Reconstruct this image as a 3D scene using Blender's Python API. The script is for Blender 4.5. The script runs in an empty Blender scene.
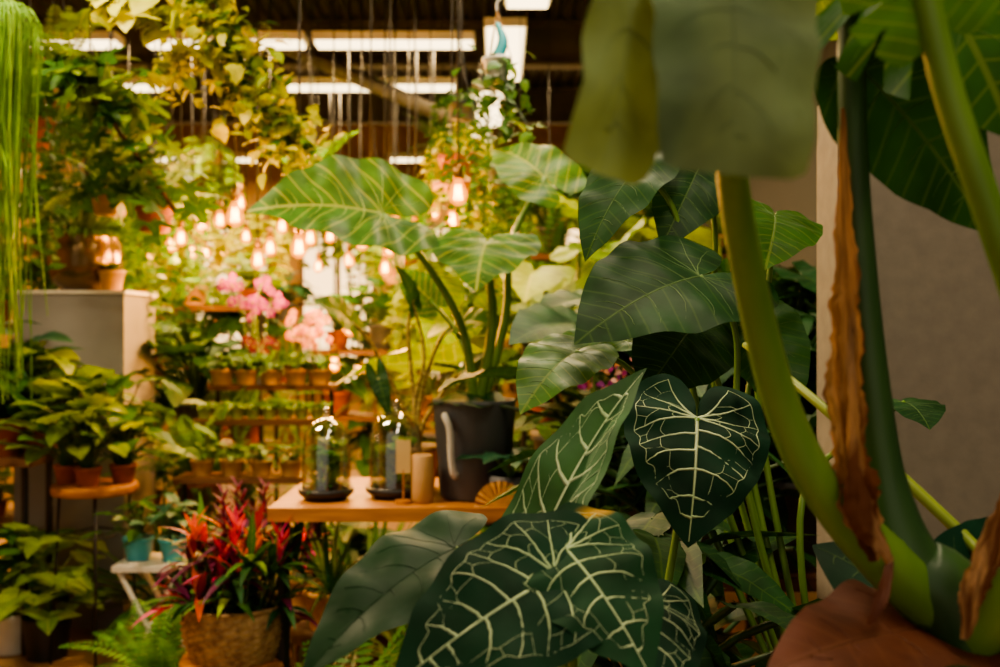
import bpy, math, random
from mathutils import Vector as V, Matrix
R=random.Random(7)
CAMZ=1.3
def S(u,v,d):            # surveyed point: bearing, elevation, distance -> metres
    return V(((u-500)/1000*d, d, CAMZ-(v-333.5)/1000*d))
def lin(c): 
    c=c/255; return c/12.92 if c<=.04045 else ((c+.055)/1.055)**2.4
def C(r,g,b): return (lin(r),lin(g),lin(b),1)
# ------------------------------------------------------------------ materials
def newmat(name):
    m=bpy.data.materials.new(name); m.use_nodes=True; nt=m.node_tree; nt.nodes.clear()
    return m,nt,nt.nodes.new('ShaderNodeOutputMaterial')
def N(nt,t,**k):
    n=nt.nodes.new(t)
    for a,b in k.items(): setattr(n,a,b)
    return n
def mth(nt,op,a,b=None,c=None):
    n=N(nt,'ShaderNodeMath',operation=op)
    for i,x in enumerate((a,b,c)):
        if x is None: continue
        if isinstance(x,(int,float)): n.inputs[i].default_value=x
        else: nt.links.new(x,n.inputs[i])
    return n.outputs[0]
def mixc(nt,f,a,b,bt='MIX'):
    n=N(nt,'ShaderNodeMix',data_type='RGBA',blend_type=bt)
    for s,x in ((n.inputs[0],f),(n.inputs[6],a),(n.inputs[7],b)):
        if isinstance(x,(int,float,tuple)): s.default_value=x
        else: nt.links.new(x,s)
    return n.outputs[2]
def leafmat(name,c1,c2,vein=None,va=.6,rough=.45,trans=.3,n=9,k=.55,spots=None,mid=.012,spec=.22,stretch=None):
    m,nt,out=newmat(name); L=nt.links
    g=N(nt,'ShaderNodeNewGeometry'); tc=N(nt,'ShaderNodeTexCoord')
    col=mixc(nt,g.outputs['Random Per Island'],c1,c2)
    no=N(nt,'ShaderNodeTexNoise'); no.inputs['Scale'].default_value=14; no.inputs['Detail'].default_value=3
    src=tc.outputs['Object']
    if stretch:
        mp=N(nt,'ShaderNodeMapping'); mp.inputs['Scale'].default_value=stretch; L.new(src,mp.inputs[0]); src=mp.outputs[0]
    L.new(src,no.inputs['Vector'])
    mr=N(nt,'ShaderNodeMapRange'); L.new(no.outputs[0],mr.inputs[0]); mr.inputs[1].default_value=.3; mr.inputs[2].default_value=.7; mr.inputs[3].default_value=.6; mr.inputs[4].default_value=1.3
    cc=N(nt,'ShaderNodeVectorMath',operation='SCALE'); L.new(col,cc.inputs[0]); L.new(mr.outputs[0],cc.inputs[3]); col=cc.outputs[0]
    if spots:
        vo=N(nt,'ShaderNodeTexNoise'); vo.inputs['Scale'].default_value=spots[1]; L.new(src,vo.inputs['Vector'])
        ms=N(nt,'ShaderNodeMapRange'); L.new(vo.outputs[0],ms.inputs[0]); ms.inputs[1].default_value=spots[2]; ms.inputs[2].default_value=spots[2]+.06
        col=mixc(nt,ms.outputs[0],col,spots[0])
    if vein:
        sx=N(nt,'ShaderNodeSeparateXYZ'); L.new(tc.outputs['UV'],sx.inputs[0])
        ax=mth(nt,'ABSOLUTE',sx.outputs[0])
        q=mth(nt,'SUBTRACT',sx.outputs[1],mth(nt,'MULTIPLY',ax,k))
        pp=mth(nt,'PINGPONG',mth(nt,'MULTIPLY',q,n),.5)
        a=N(nt,'ShaderNodeMapRange'); L.new(pp,a.inputs[0]); a.inputs[1].default_value=.02; a.inputs[2].default_value=.09; a.inputs[3].default_value=.65; a.inputs[4].default_value=0
        b=N(nt,'ShaderNodeMapRange'); L.new(ax,b.inputs[0]); b.inputs[1].default_value=mid*.5; b.inputs[2].default_value=mid*1.4; b.inputs[3].default_value=1; b.inputs[4].default_value=0
        col=mixc(nt,mth(nt,'MULTIPLY',mth(nt,'MAXIMUM',a.outputs[0],b.outputs[0]),va),col,vein)
    p=N(nt,'ShaderNodeBsdfPrincipled'); L.new(col,p.inputs['Base Color']); p.inputs['Roughness'].default_value=rough
    p.inputs['Specular IOR Level'].default_value=spec
    bu=N(nt,'ShaderNodeBump'); bu.inputs['Strength'].default_value=.3; bu.inputs['Distance'].default_value=.01; L.new(no.outputs[0],bu.inputs['Height']); L.new(bu.outputs[0],p.inputs['Normal'])
    t=N(nt,'ShaderNodeBsdfTranslucent'); tcx=mixc(nt,1.0,col,(1.9,1.6,.6,1),'MULTIPLY'); L.new(tcx,t.inputs[0])
    mx=N(nt,'ShaderNodeMixShader'); mx.inputs[0].default_value=trans; L.new(p.outputs[0],mx.inputs[1]); L.new(t.outputs[0],mx.inputs[2]); L.new(mx.outputs[0],out.inputs[0])
    return m
def solid(name,c1,c2=None,rough=.6,metal=0,scale=8,bump=.15,stretch=(1,1,1),detail=5):
    m,nt,out=newmat(name); L=nt.links
    tc=N(nt,'ShaderNodeTexCoord'); mp=N(nt,'ShaderNodeMapping'); mp.inputs['Scale'].default_value=stretch; L.new(tc.outputs['Object'],mp.inputs[0])
    no=N(nt,'ShaderNodeTexNoise'); no.inputs['Scale'].default_value=scale; no.inputs['Detail'].default_value=detail; L.new(mp.outputs[0],no.inputs['Vector'])
    mr=N(nt,'ShaderNodeMapRange'); L.new(no.outputs[0],mr.inputs[0]); mr.inputs[1].default_value=.32; mr.inputs[2].default_value=.68
    c2=c2 or tuple(x*.7 for x in c1[:3])+(1,)
    col=mixc(nt,mr.outputs[0],c1,c2)
    p=N(nt,'ShaderNodeBsdfPrincipled'); L.new(col,p.inputs['Base Color']); p.inputs['Roughness'].default_value=rough; p.inputs['Metallic'].default_value=metal
    if bump:
        bu=N(nt,'ShaderNodeBump'); bu.inputs['Strength'].default_value=bump; bu.inputs['Distance'].default_value=.01; L.new(no.outputs[0],bu.inputs['Height']); L.new(bu.outputs[0],p.inputs['Normal'])
    L.new(p.outputs[0],out.inputs[0]); return m
def emis(name,c,s,clear=0):
    m,nt,out=newmat(name); e=N(nt,'ShaderNodeEmission'); e.inputs[0].default_value=c; e.inputs[1].default_value=s
    if clear:
        t=N(nt,'ShaderNodeBsdfTransparent'); t.inputs[0].default_value=(1,.62,.25,1); mx=N(nt,'ShaderNodeMixShader'); mx.inputs[0].default_value=clear
        nt.links.new(e.outputs[0],mx.inputs[1]); nt.links.new(t.outputs[0],mx.inputs[2]); nt.links.new(mx.outputs[0],out.inputs[0])
    else: nt.links.new(e.outputs[0],out.inputs[0])
    return m
def glassmat(nm,tint,base,amt,rough=.04):
    m,nt,out=newmat(nm); L=nt.links
    t=N(nt,'ShaderNodeBsdfTransparent'); t.inputs[0].default_value=tint; g=N(nt,'ShaderNodeBsdfGlossy'); g.inputs['Roughness'].default_value=rough
    lw=N(nt,'ShaderNodeLayerWeight'); lw.inputs[0].default_value=.35
    mx=N(nt,'ShaderNodeMixShader'); L.new(mth(nt,'MULTIPLY_ADD',lw.outputs['Facing'],amt,base),mx.inputs[0]); L.new(t.outputs[0],mx.inputs[1]); L.new(g.outputs[0],mx.inputs[2]); L.new(mx.outputs[0],out.inputs[0]); return m

M={}
M['dark']=leafmat('dark_leaf',C(24,58,32),C(40,80,40),C(96,128,60),.3,trans=.16,mid=.008,rough=.5,spec=.18)
M['plain']=leafmat('plain_dark_leaf',C(20,50,30),C(28,60,34),None,rough=.5,trans=.1,spec=.15)
M['anth']=leafmat('velvet_leaf',C(17,48,36),C(27,60,42),None,rough=.65,trans=.1,spec=.12)
M['anthl']=leafmat('velvet_leaf_young',C(50,88,54),C(62,100,60),None,rough=.6,trans=.12,spec=.15)
M['anthspot']=leafmat('velvet_leaf_spotted',C(26,62,40),C(36,76,46),None,rough=.65,trans=.12,spots=(C(200,146,34),5.5,.64),spec=.12)
M['vein']=solid('leaf_vein',C(196,212,172),C(166,192,142),rough=.6,bump=0)
M['veing']=solid('leaf_vein_green',C(84,118,58),C(70,102,48),rough=.6,bump=0)
M['mid']=leafmat('green_leaf',C(34,80,34),C(64,108,42),C(150,168,76),.35,trans=.25)
M['lime']=leafmat('lime_leaf',C(80,120,36),C(132,158,56),C(190,200,100),.35,trans=.35)
M['yel']=leafmat('yellow_green_leaf',C(128,144,40),C(196,196,76),C(215,215,120),.35,trans=.4)
M['grass']=leafmat('hanging_grass',C(90,140,50),C(140,180,72),None,trans=.35)
M['fern']=leafmat('fern_leaf',C(54,106,42),C(98,146,58),None,trans=.3)
M['blue']=leafmat('bluegreen_leaf',C(32,80,60),C(58,104,76),C(130,158,110),.35,trans=.2)
M['aloc']=leafmat('elephant_ear_leaf',C(48,92,40),C(60,104,44),C(168,182,96),.55,n=6,k=.75,trans=.28,mid=.014)
M['grey']=leafmat('greygreen_leaf',C(82,100,72),C(88,108,76),C(94,112,80),.2,n=5,rough=.7,trans=.25,spec=.1)
M['red']=leafmat('red_leaf',C(160,36,42),C(215,110,60),None,trans=.3)
M['purp']=leafmat('purple_leaf',C(80,28,58),C(120,44,80),None,trans=.25)
M['pink']=leafmat('pink_leaf',C(215,90,136),C(200,60,110),None,trans=.3)
M['orch']=leafmat('orchid_petal_pink',C(130,40,140),C(185,80,175),None,trans=.25)
M['orchw']=leafmat('orchid_petal_peach',C(215,175,160),C(210,130,136),None,trans=.3)
M['dry']=leafmat('dry_sheath',C(150,110,80),C(164,122,88),None,rough=.85,trans=.12,spots=(C(92,56,38),3,.5),stretch=(9,9,.7),spec=.1)
M['rust']=leafmat('rust_leaf',C(82,46,36),C(94,54,40),C(120,80,60),.3,rough=.5,trans=.1)
M['stem']=solid('green_stem',C(108,142,62),C(82,118,46),rough=.42,scale=6,stretch=(3,3,.6),bump=.08)
M['stemd']=solid('dark_green_stem',C(56,90,44),C(34,62,34),rough=.45,scale=7,stretch=(3,3,.6),bump=.1)
M['stemy']=solid('yellow_green_stem',C(146,164,74),C(120,142,56),rough=.45,bump=0)
M['zeb']=solid('zebra_stem',C(205,190,120),C(84,50,30),rough=.5,scale=60,stretch=(1,1,1.5),bump=0)
M['terra']=solid('terracotta',C(152,80,54),C(130,66,44),rough=.8)
M['tan']=solid('tan_ceramic',C(186,146,100),C(166,124,82),rough=.6)
M['bronze']=solid('bronze_glaze',C(128,104,78),C(98,78,56),rough=.25,metal=.85)
M['white']=solid('white_ceramic',C(215,212,202),C(195,190,180),rough=.4)
M['char']=solid('charcoal_ceramic',C(84,86,90),C(72,74,78),rough=.6)
M['black']=solid('black_metal',C(26,26,28),C(20,20,22),rough=.45,bump=0)
M['teal']=solid('teal_ceramic',C(64,170,184),C(52,146,160),rough=.4)
M['limepot']=solid('lime_pot',C(150,170,60),C(130,150,50),rough=.5)
M['soil']=solid('soil',C(52,36,26),C(30,22,16),rough=.95,scale=60,bump=.6)
M['wood']=solid('oak_wood',C(190,124,64),C(146,86,40),rough=.5,scale=5,stretch=(1,9,9))
M['woodd']=solid('brown_wood',C(108,70,44),C(78,50,32),rough=.6,scale=6,stretch=(1,8,8))
M['wick']=solid('wicker',C(190,152,108),C(124,88,58),rough=.75,scale=40)
M['wicky']=solid('straw',C(210,156,90),C(180,120,66),rough=.75,scale=40)
M['floor']=solid('concrete_floor',C(160,122,82),C(132,98,64),rough=.5,scale=2)
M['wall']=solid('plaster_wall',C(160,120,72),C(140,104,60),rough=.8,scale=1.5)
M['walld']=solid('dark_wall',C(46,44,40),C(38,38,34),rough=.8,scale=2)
M['panel']=solid('partition_paint',C(132,124,110),C(122,114,102),rough=.85,scale=30,bump=.12)
M['plinth']=solid('grey_plinth',C(140,138,134),C(122,120,116),rough=.6,scale=3)
M['ceil']=solid('corrugated_ceiling',C(50,48,46),C(40,38,36),rough=.7)
M['beam']=solid('steel_beam',C(78,72,64),C(62,57,50),rough=.6)
M['rustb']=solid('rusty_truss',C(130,80,54),C(96,58,38),rough=.7)
M['tube']=emis('fluorescent_tube',(1,.74,.38,1),5)
M['bulb']=emis('amber_bulb_glass',(1,.27,.015,1),3.4,clear=.35)
M['fil']=emis('bulb_filament',(1,.58,.2,1),90)
M['win']=emis('bright_window_light',(1,.62,.26,1),3.5)
M['brass']=solid('brass_socket',C(150,110,60),C(120,84,44),rough=.35,metal=.8,bump=0)
M['glass']=glassmat('clear_glass',(.88,.93,.9,1),.2,.8,.08)
M['tag']=solid('plant_label',C(200,170,120),C(190,156,104),rough=.7,bump=0)
M['bark']=solid('bark',C(110,78,46),C(70,48,30),rough=.9,scale=30,bump=.6)
# ------------------------------------------------------------------ mesh builder
class MB:
    def __init__(s): s.v=[];s.f=[];s.m=[];s.uv=[];s.mats=[]
    def add(s,vs,fs,mat,uvs=None):
        mat=M[mat]
        if mat not in s.mats: s.mats.append(mat)
        i=s.mats.index(mat); o=len(s.v)
        s.v+= [tuple(p) for p in vs]; s.f+=[tuple(a+o for a in f) for f in fs]; s.m+=[i]*len(fs)
        s.uv+= uvs if uvs else [(.5,.5)]*len(vs)
    def mesh(s,name,smooth=True):
        me=bpy.data.meshes.new(name); me.from_pydata(s.v,[],s.f)
        for m in s.mats: me.materials.append(m)
        me.polygons.foreach_set('material_index',s.m)
        me.polygons.foreach_set('use_smooth',[smooth]*len(s.f))
        uvl=me.uv_layers.new(name='UVMap'); li=[0]*len(me.loops); me.loops.foreach_get('vertex_index',li)
        fl=[]
        for a in li: fl+=s.uv[a]
        uvl.data.foreach_set('uv',fl); me.update(); return me
    def obj(s,name,loc=(0,0,0),smooth=True,**k):
        return put(name,s.mesh(name,smooth),loc,**k)
def put(name,me,loc=(0,0,0),rz=0,sc=1,parent=None,rot=None):
    o=bpy.data.objects.new(name,me); bpy.context.scene.collection.objects.link(o)
    o.location=loc; o.rotation_euler=rot if rot else (0,0,rz); o.scale=(sc,sc,sc)
    if parent: o.parent=parent
    return o
def smooth(pts,n=6):
    pts=[V(p) for p in pts]
    if len(pts)<3: return pts
    q=[pts[0]*2-pts[1]]+pts+[pts[-1]*2-pts[-2]]; out=[]
    for i in range(1,len(q)-2):
        a,b,c,d=q[i-1:i+3]
        for j in range(n):
            t=j/n; out.append(.5*((2*b)+(c-a)*t+(2*a-5*b+4*c-d)*t*t+(3*b-a-3*c+d)*t**3))
    out.append(pts[-1]); return out
def interp(tab,x):
    for (a,b),(c,d) in zip(tab,tab[1:]):
        if x<=c: return b+(d-b)*(x-a)/(c-a) if c>a else b
    return tab[-1][1]
def tube(mb,mat,pts,rad,sides=8,n=6,cap=True):
    P=smooth(pts,n); L=len(P)
    if isinstance(rad,(int,float)): rad=[rad]
    rt=[(i/(max(1,len(rad)-1)),r) for i,r in enumerate(rad)]
    vs=[];fs=[]; t0=(P[1]-P[0]).normalized(); nrm=t0.orthogonal().normalized()
    for i,p in enumerate(P):
        t=((P[min(i+1,L-1)]-P[max(i-1,0)])).normalized()
        nrm=(nrm-t*nrm.dot(t)).normalized(); b=t.cross(nrm); r=interp(rt,i/(L-1))
        for k in range(sides):
            a=2*math.pi*k/sides; vs.append(p+(nrm*math.cos(a)+b*math.sin(a))*r)
    for i in range(L-1):
        for k in range(sides):
            k2=(k+1)%sides; fs.append((i*sides+k,i*sides+k2,(i+1)*sides+k2,(i+1)*sides+k))
    if cap and sides>3: fs+= [tuple(range(sides))[::-1],tuple((L-1)*sides+k for k in range(sides))]
    mb.add(vs,fs,mat)
def lathe(mb,mat,c,prof,seg=24,wob=None):
    vs=[];fs=[];n=len(prof)
    for i,(r,z) in enumerate(prof):
        for k in range(seg):
            a=2*math.pi*k/seg; rr=r+(wob(i,k) if wob else 0)
            vs.append((c[0]+rr*math.cos(a),c[1]+rr*math.sin(a),c[2]+z))
    for i in range(n-1):
        for k in range(seg):
            k2=(k+1)%seg; fs.append((i*seg+k,i*seg+k2,(i+1)*seg+k2,(i+1)*seg+k))
    mb.add(vs,fs,mat)
def box(mb,mat,x0,x1,y0,y1,z0,z1):
    vs=[(x,y,z) for x in (x0,x1) for y in (y0,y1) for z in (z0,z1)]
    mb.add(vs,[(0,1,3,2),(4,6,7,5),(0,4,5,1),(2,3,7,6),(0,2,6,4),(1,5,7,3)],mat)
SH={'heart':[(0,1),(6,.9),(14,.8),(30,.65),(50,.54),(70,.48),(90,.46),(110,.46),(130,.46),(150,.43),(163,.35),(173,.2),(180,.06)],
 'ear':[(0,1),(6,.9),(16,.78),(35,.66),(60,.58),(90,.54),(120,.54),(145,.52),(160,.44),(170,.32),(177,.14),(180,.05)],
 'ovate':[(0,1),(6,.88),(15,.72),(30,.54),(50,.4),(70,.32),(90,.27),(120,.22),(150,.17),(180,.08)],
 'lance':[(0,1),(3,.85),(7,.65),(15,.45),(30,.28),(60,.16),(90,.13),(140,.08),(180,.05)],
 'round':[(0,1),(20,.93),(50,.85),(90,.75),(130,.68),(160,.6),(175,.3),(180,.1)],
 'blunt':[(0,.97),(8,.98),(14,1.0),(18,1.0),(22,.9),(30,.7),(45,.52),(70,.42),(90,.38),(140,.3),(180,.1)],
 'arrow':[(0,1),(5,.85),(12,.66),(25,.46),(45,.34),(70,.27),(90,.26),(120,.3),(145,.42),(158,.5),(166,.4),(173,.2),(180,.04)],
 'palm':[(0,1),(180,.5)]}
def RR(shape,th):
    a=abs(th)
    if shape=='monst':
        r=interp(SH['ear'],a)*1.05
        for k,dp in ((20,.42),(36,.55),(54,.6),(74,.58),(96,.5),(120,.35)):
            x=abs(a-k)/4.0
            if x<1: r*=1-dp*(1-x**1.6)
        return r
    if shape=='palm':
        return (1-.25*a/180)*(.28+.72*abs(math.cos(math.radians(a)*3.5))**1.1) if a<160 else .15
    return interp(SH[shape],a)
def leafmap(base,tip,up,w=1,bend=.08,fold=.15,wave=.02,droop=.2,seed=0,shape='heart'):
    base=V(base);tip=V(tip);Y=tip-base;L=Y.length;Y=Y/L;up=V(up)
    Z=(up-Y*up.dot(Y)).normalized();X=Y.cross(Z)
    def f(x,y,lift=0):
        z=bend*4*y*(1-y) if y>=0 else bend*4*y*.8
        ax=abs(x); z+=fold*ax-droop*ax*ax+wave*math.sin(y*17+seed*3+(2 if x>0 else 0))*min(1,ax*4)+wave*.5*math.sin(x*23+seed)*ax
        return base+(X*(x*w)+Y*y+Z*(z+lift))*L
    return f
def leaf(mb,mat,base,tip,up,shape='heart',rings=3,seg=20,**k):
    f=leafmap(base,tip,up,**k)
    vs=[f(0,0)];uv=[(0,0)];fs=[]
    for i in range(1,rings+1):
        for j in range(seg+1):
            th=-180+360*j/seg; s=math.copysign(abs(th/180)**1.15,th)*180
            r=RR(shape,s)*i/rings; a=math.radians(s); x,y=r*math.sin(a),r*math.cos(a)
            if abs(th)==180: x=math.copysign(.004,th)
            vs.append(f(x,y)); uv.append((x,y))
    for j in range(seg): fs.append((0,1+j,2+j))
    for i in range(rings-1):
        for j in range(seg):
            a=1+i*(seg+1)+j; b=a+seg+1; fs.append((a,b,b+1,a+1))
    mb.add(vs,fs,mat,uv); return f
def qb(a,b,c,n=8):
    return [((1-t)**2*a[0]+2*t*(1-t)*b[0]+t*t*c[0],(1-t)**2*a[1]+2*t*(1-t)*b[1]+t*t*c[1]) for t in [i/n for i in range(n+1)]]
def vein(mb,mat,f,path,w0,w1):
    n=len(path); vs=[];fs=[]
    for i,(x,y) in enumerate(path):
        a=path[max(i-1,0)];b=path[min(i+1,n-1)]; dx,dy=b[0]-a[0],b[1]-a[1]; l=math.hypot(dx,dy) or 1
        nx,ny=-dy/l,dx/l; w=w0+(w1-w0)*i/(n-1)
        vs+=[f(x+nx*w,y+ny*w),f(x,y,w*.4+.0012),f(x-nx*w,y-ny*w),f(x,y,-w*.4-.0012)]
    for i in range(n-1):
        for k in range(4):
            fs.append((i*4+k,i*4+(k+1)%4,i*4+4+(k+1)%4,i*4+4+k))
    mb.add(vs,fs,mat)
def smooth2(ps,n=5):
    return [(p.x,p.y) for p in smooth([V((a,b,0)) for a,b in ps],n)]
def hero(mb,mat,vm,base,tip,up,shape='heart',vs=1.0,net=True,**k):
    f=leaf(mb,mat,base,tip,up,shape,rings=10,seg=300 if shape=='monst' else 88,**k)
    q=random.Random(k.get('seed',1)*7+1)
    vein(mb,vm,f,[(0,t/14*.96) for t in range(15)],.013*vs,.003*vs)
    pol=lambda sg,th,fr:(sg*RR(shape,th)*fr*math.sin(math.radians(th)),RR(shape,th)*fr*math.cos(math.radians(th)))
    if shape=='monst':
        for sgn in (-1,1):
            for t,th in ((.5,12),(.32,28),(.18,45),(.06,64),(0,85),(0,108),(0,140)):
                vein(mb,vm,f,qb((0,t),(pol(sgn,th,.9)[0]*.5,t+(pol(sgn,th,.9)[1]-t)*.3),pol(sgn,th,.92),10),.008*vs,.003*vs)
        return f
    for sgn in (-1,1):
        E=[]
        for t,th in ((.80,5),(.64,12),(.46,21),(.28,33),(.12,48),(0,66),(0,92),(0,120),(0,148)):
            th+=q.uniform(-1.5,1.5); t=max(0,t+q.uniform(-.03,.03)) if t else 0
            e=pol(sgn,th,.86)
            if t>0: c=(e[0]*.6,t+(e[1]-t)*.12)
            elif th<80: c=(e[0]*.55,e[1]*.2)
            elif th<130: c=(e[0]*.55,e[1]*.45-.01)
            else: c=(sgn*.10,-.05)
            P=qb((0,t),c,e,12)
            P=[(x+q.uniform(-.003,.003),y+q.uniform(-.003,.003)) for x,y in P]
            E.append((P,e,th)); vein(mb,vm,f,P,.0095*vs,.0026*vs)
        if net:
            vein(mb,vm,f,smooth2([x for (P,e,a),(P2,e2,a2) in zip(E,E[1:]) for x in (e,pol(sgn,(a+a2)/2,q.uniform(.80,.85)))]+[E[-1][1]],4),.0022*vs,.0022*vs)
            for n_,((P,e,a),(P2,e2,a2)) in enumerate(zip(E,E[1:])):
                if n_<1: continue
                for lo in ((4,8) if n_>3 else (6,)):
                    i=lo+q.randint(-1,2); j=min(11,lo+q.randint(-1,2)); p,p2=P[i],P2[j]
                    ln=math.hypot(p[0]+p2[0],p[1]+p2[1])/2 or 1; k_=1+q.uniform(.01,.06)/ln
                    mm=((p[0]+p2[0])/2*k_,(p[1]+p2[1])/2*k_)
                    vein(mb,vm,f,smooth2([p,mm,p2]),.0022*vs,.0014*vs)
                    if lo>5:
                        am=(a+a2)/2;vein(mb,vm,f,smooth2([mm,pol(sgn,am+q.uniform(-2,2),.82)]),.0016*vs,.0014*vs)
    return f
def ribbon(mb,mat,pts,widths,nrm,fold=.2,wave=0,n=6,seed=1):
    P=smooth(pts,n);L=len(P);wt=[(i/(len(widths)-1),w) for i,w in enumerate(widths)];vs=[];uv=[];fs=[];r=random.Random(seed)
    for i,p in enumerate(P):
        t=(P[min(i+1,L-1)]-P[max(i-1,0)]).normalized(); nn=V(nrm); nn=(nn-t*nn.dot(t)).normalized(); b=t.cross(nn); w=interp(wt,i/(L-1))
        el=1+r.uniform(-.16,.16);er=1+r.uniform(-.16,.16)
        for k in range(9):
            x=(k-4)/4; wv=wave*w*math.sin(i*.25+k*2.1+seed)+wave*w*r.uniform(-.15,.15)
            vs.append(p+b*(x*w*(el if x<0 else er)*(1+wave*.25*math.sin(i*.5+seed+(3 if x>0 else 0))))+nn*(fold*w*abs(x)+wv)); uv.append((x*.3,i/(L-1)))
    for i in range(L-1):
        for k in range(8): a=i*9+k; fs.append((a,a+1,a+10,a+9))
    mb.add(vs,fs,mat,uv)
def blade(mb,mat,base,d,length,width,droop=1.0,n=6,fold=.25,peak=.35):
    p=V(base);d=V(d).normalized();st=length/n;side=d.cross(V((0,0,1)))
    if side.length<.05: side=V((1,0,0))
    side.normalize(); vs=[];uv=[];fs=[]
    for i in range(n+1):
        t=i/n; w=width*.5*(min(1,.35+t/peak*.65) if t<peak else max(0,1-((t-peak)/(1-peak))**1.6))
        nn=side.cross(d).normalized()
        vs+=[p-side*w+nn*w*fold,p,p+side*w+nn*w*fold]; uv+=[(-.2,t),(0,t),(.2,t)]
        d=(d+V((0,0,-droop*st/length*.9))).normalized(); p=p+d*st
    for i in range(n): a=i*3; fs+=[(a,a+1,a+4,a+3),(a+1,a+2,a+5,a+4)]
    mb.add(vs,fs,mat,uv)
def potl(mb,mat,r,h,c=(0,0,0),taper=.75,soil=True,rim=True,seg=20):
    pr=[(0.001,0),(r*taper,0),(r*taper,.002),(r*.97,h*.85)]
    if rim: pr+=[(r*1.04,h*.86),(r*1.04,h),(r*.94,h)]
    else: pr+=[(r,h),(r*.93,h)]
    pr+=[(r*.92,h*.88)]
    lathe(mb,mat,c,pr,seg)
    if soil: lathe(mb,'soil',c,[(r*.93,h*.9),(.001,h*.92)],seg)
# ------------------------------------------------------------------ plant prototypes
def bush(name,lm,n=26,reach=.2,ll=.09,shape='heart',pot=('terra',.06,.1),seed=1,up=.6,sm='stemd',w=1,rings=3,seg=18):
    r=random.Random(seed); mb=MB(); h=0
    if pot: potl(mb,pot[0],pot[1],pot[2]); h=pot[2]*.9
    for i in range(n):
        az=i*2.4+r.uniform(-.3,.3); e=1-(i+.5)/n; el=math.radians(15+70*e*up/.6*1.0+r.uniform(-8,8)); el=min(el,1.5)
        d=V((math.cos(az)*math.cos(el),math.sin(az)*math.cos(el),math.sin(el))); q=reach*r.uniform(.55,1.1)
        b=V((math.cos(az)*.01,math.sin(az)*.01,h)); p=b+d*q; m=b+V((d.x*q*.35,d.y*q*.35,d.z*q*.65+.01))
        tube(mb,sm,[b,m,p],[.004*ll/.09,.0025*ll/.09],4,3,False)
        o=V((math.cos(az+r.uniform(-.5,.5)),math.sin(az+r.uniform(-.5,.5)),r.uniform(-.8,.25))).normalized()
        l=ll*r.uniform(.7,1.2)
        leaf(mb,lm,p,p+o*l,V((r.uniform(-.4,.4),r.uniform(-.4,.4),1)),shape,rings,seg,w=w,seed=i,bend=.08,fold=.2,wave=.03)
    return mb.mesh(name)
def grassy(name,lm,n=40,ln=.3,wd=.02,droop=1.2,pot=('terra',.06,.1),seed=1,elmin=20,extra=None):
    r=random.Random(seed); mb=MB();h=0
    if pot: potl(mb,pot[0],pot[1],pot[2]); h=pot[2]*.88
    for i in range(n):
        az=i*2.4; el=math.radians(r.uniform(elmin,88)); d=(math.cos(az)*math.cos(el),math.sin(az)*math.cos(el),math.sin(el))
        m=lm if not extra or r.random()>.45 else r.choice(extra)
        blade(mb,m,(math.cos(az)*.012,math.sin(az)*.012,h),d,ln*r.uniform(.6,1.1),wd*r.uniform(.8,1.2),droop*r.uniform(.6,1.3))
    return mb.mesh(name)
def fern(name,lm,n=22,ln=.4,pot=('terra',.07,.1),seed=1,pin=.06,droop=1.2):
    r=random.Random(seed);mb=MB();h=0
    if pot: potl(mb,pot[0],pot[1],pot[2]);h=pot[2]*.9
    for i in range(n):
        az=i*2.4;el=math.radians(r.uniform(15,80));d=V((math.cos(az)*math.cos(el),math.sin(az)*math.cos(el),math.sin(el)));p=V((0,0,h));L=ln*r.uniform(.6,1.1);ns=20;pts=[p.copy()]
        for j in range(ns):
            d=(d+V((0,0,-droop/ns))).normalized();p=p+d*L/ns;pts.append(p.copy())
            s=d.cross(V((0,0,1)));s=s.normalized() if s.length>.01 else V((1,0,0))
            t=j/ns;pl=pin*math.sin(math.pi*min(1,.15+t*.85))**.7
            for sg in (-1,1):
                e=p+s*sg*pl+d*pl*.35+V((0,0,-.15*pl));m=(p+e)/2;wv=d*L/ns*.42
                mb.add([p,m+wv,e,m-wv],[(0,1,2,3)],lm,[(0,0),(.1,.5),(0,1),(-.1,.5)])
        tube(mb,lm,pts[::4],[.002,.001],3,2,False)
    return mb.mesh(name)
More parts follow.
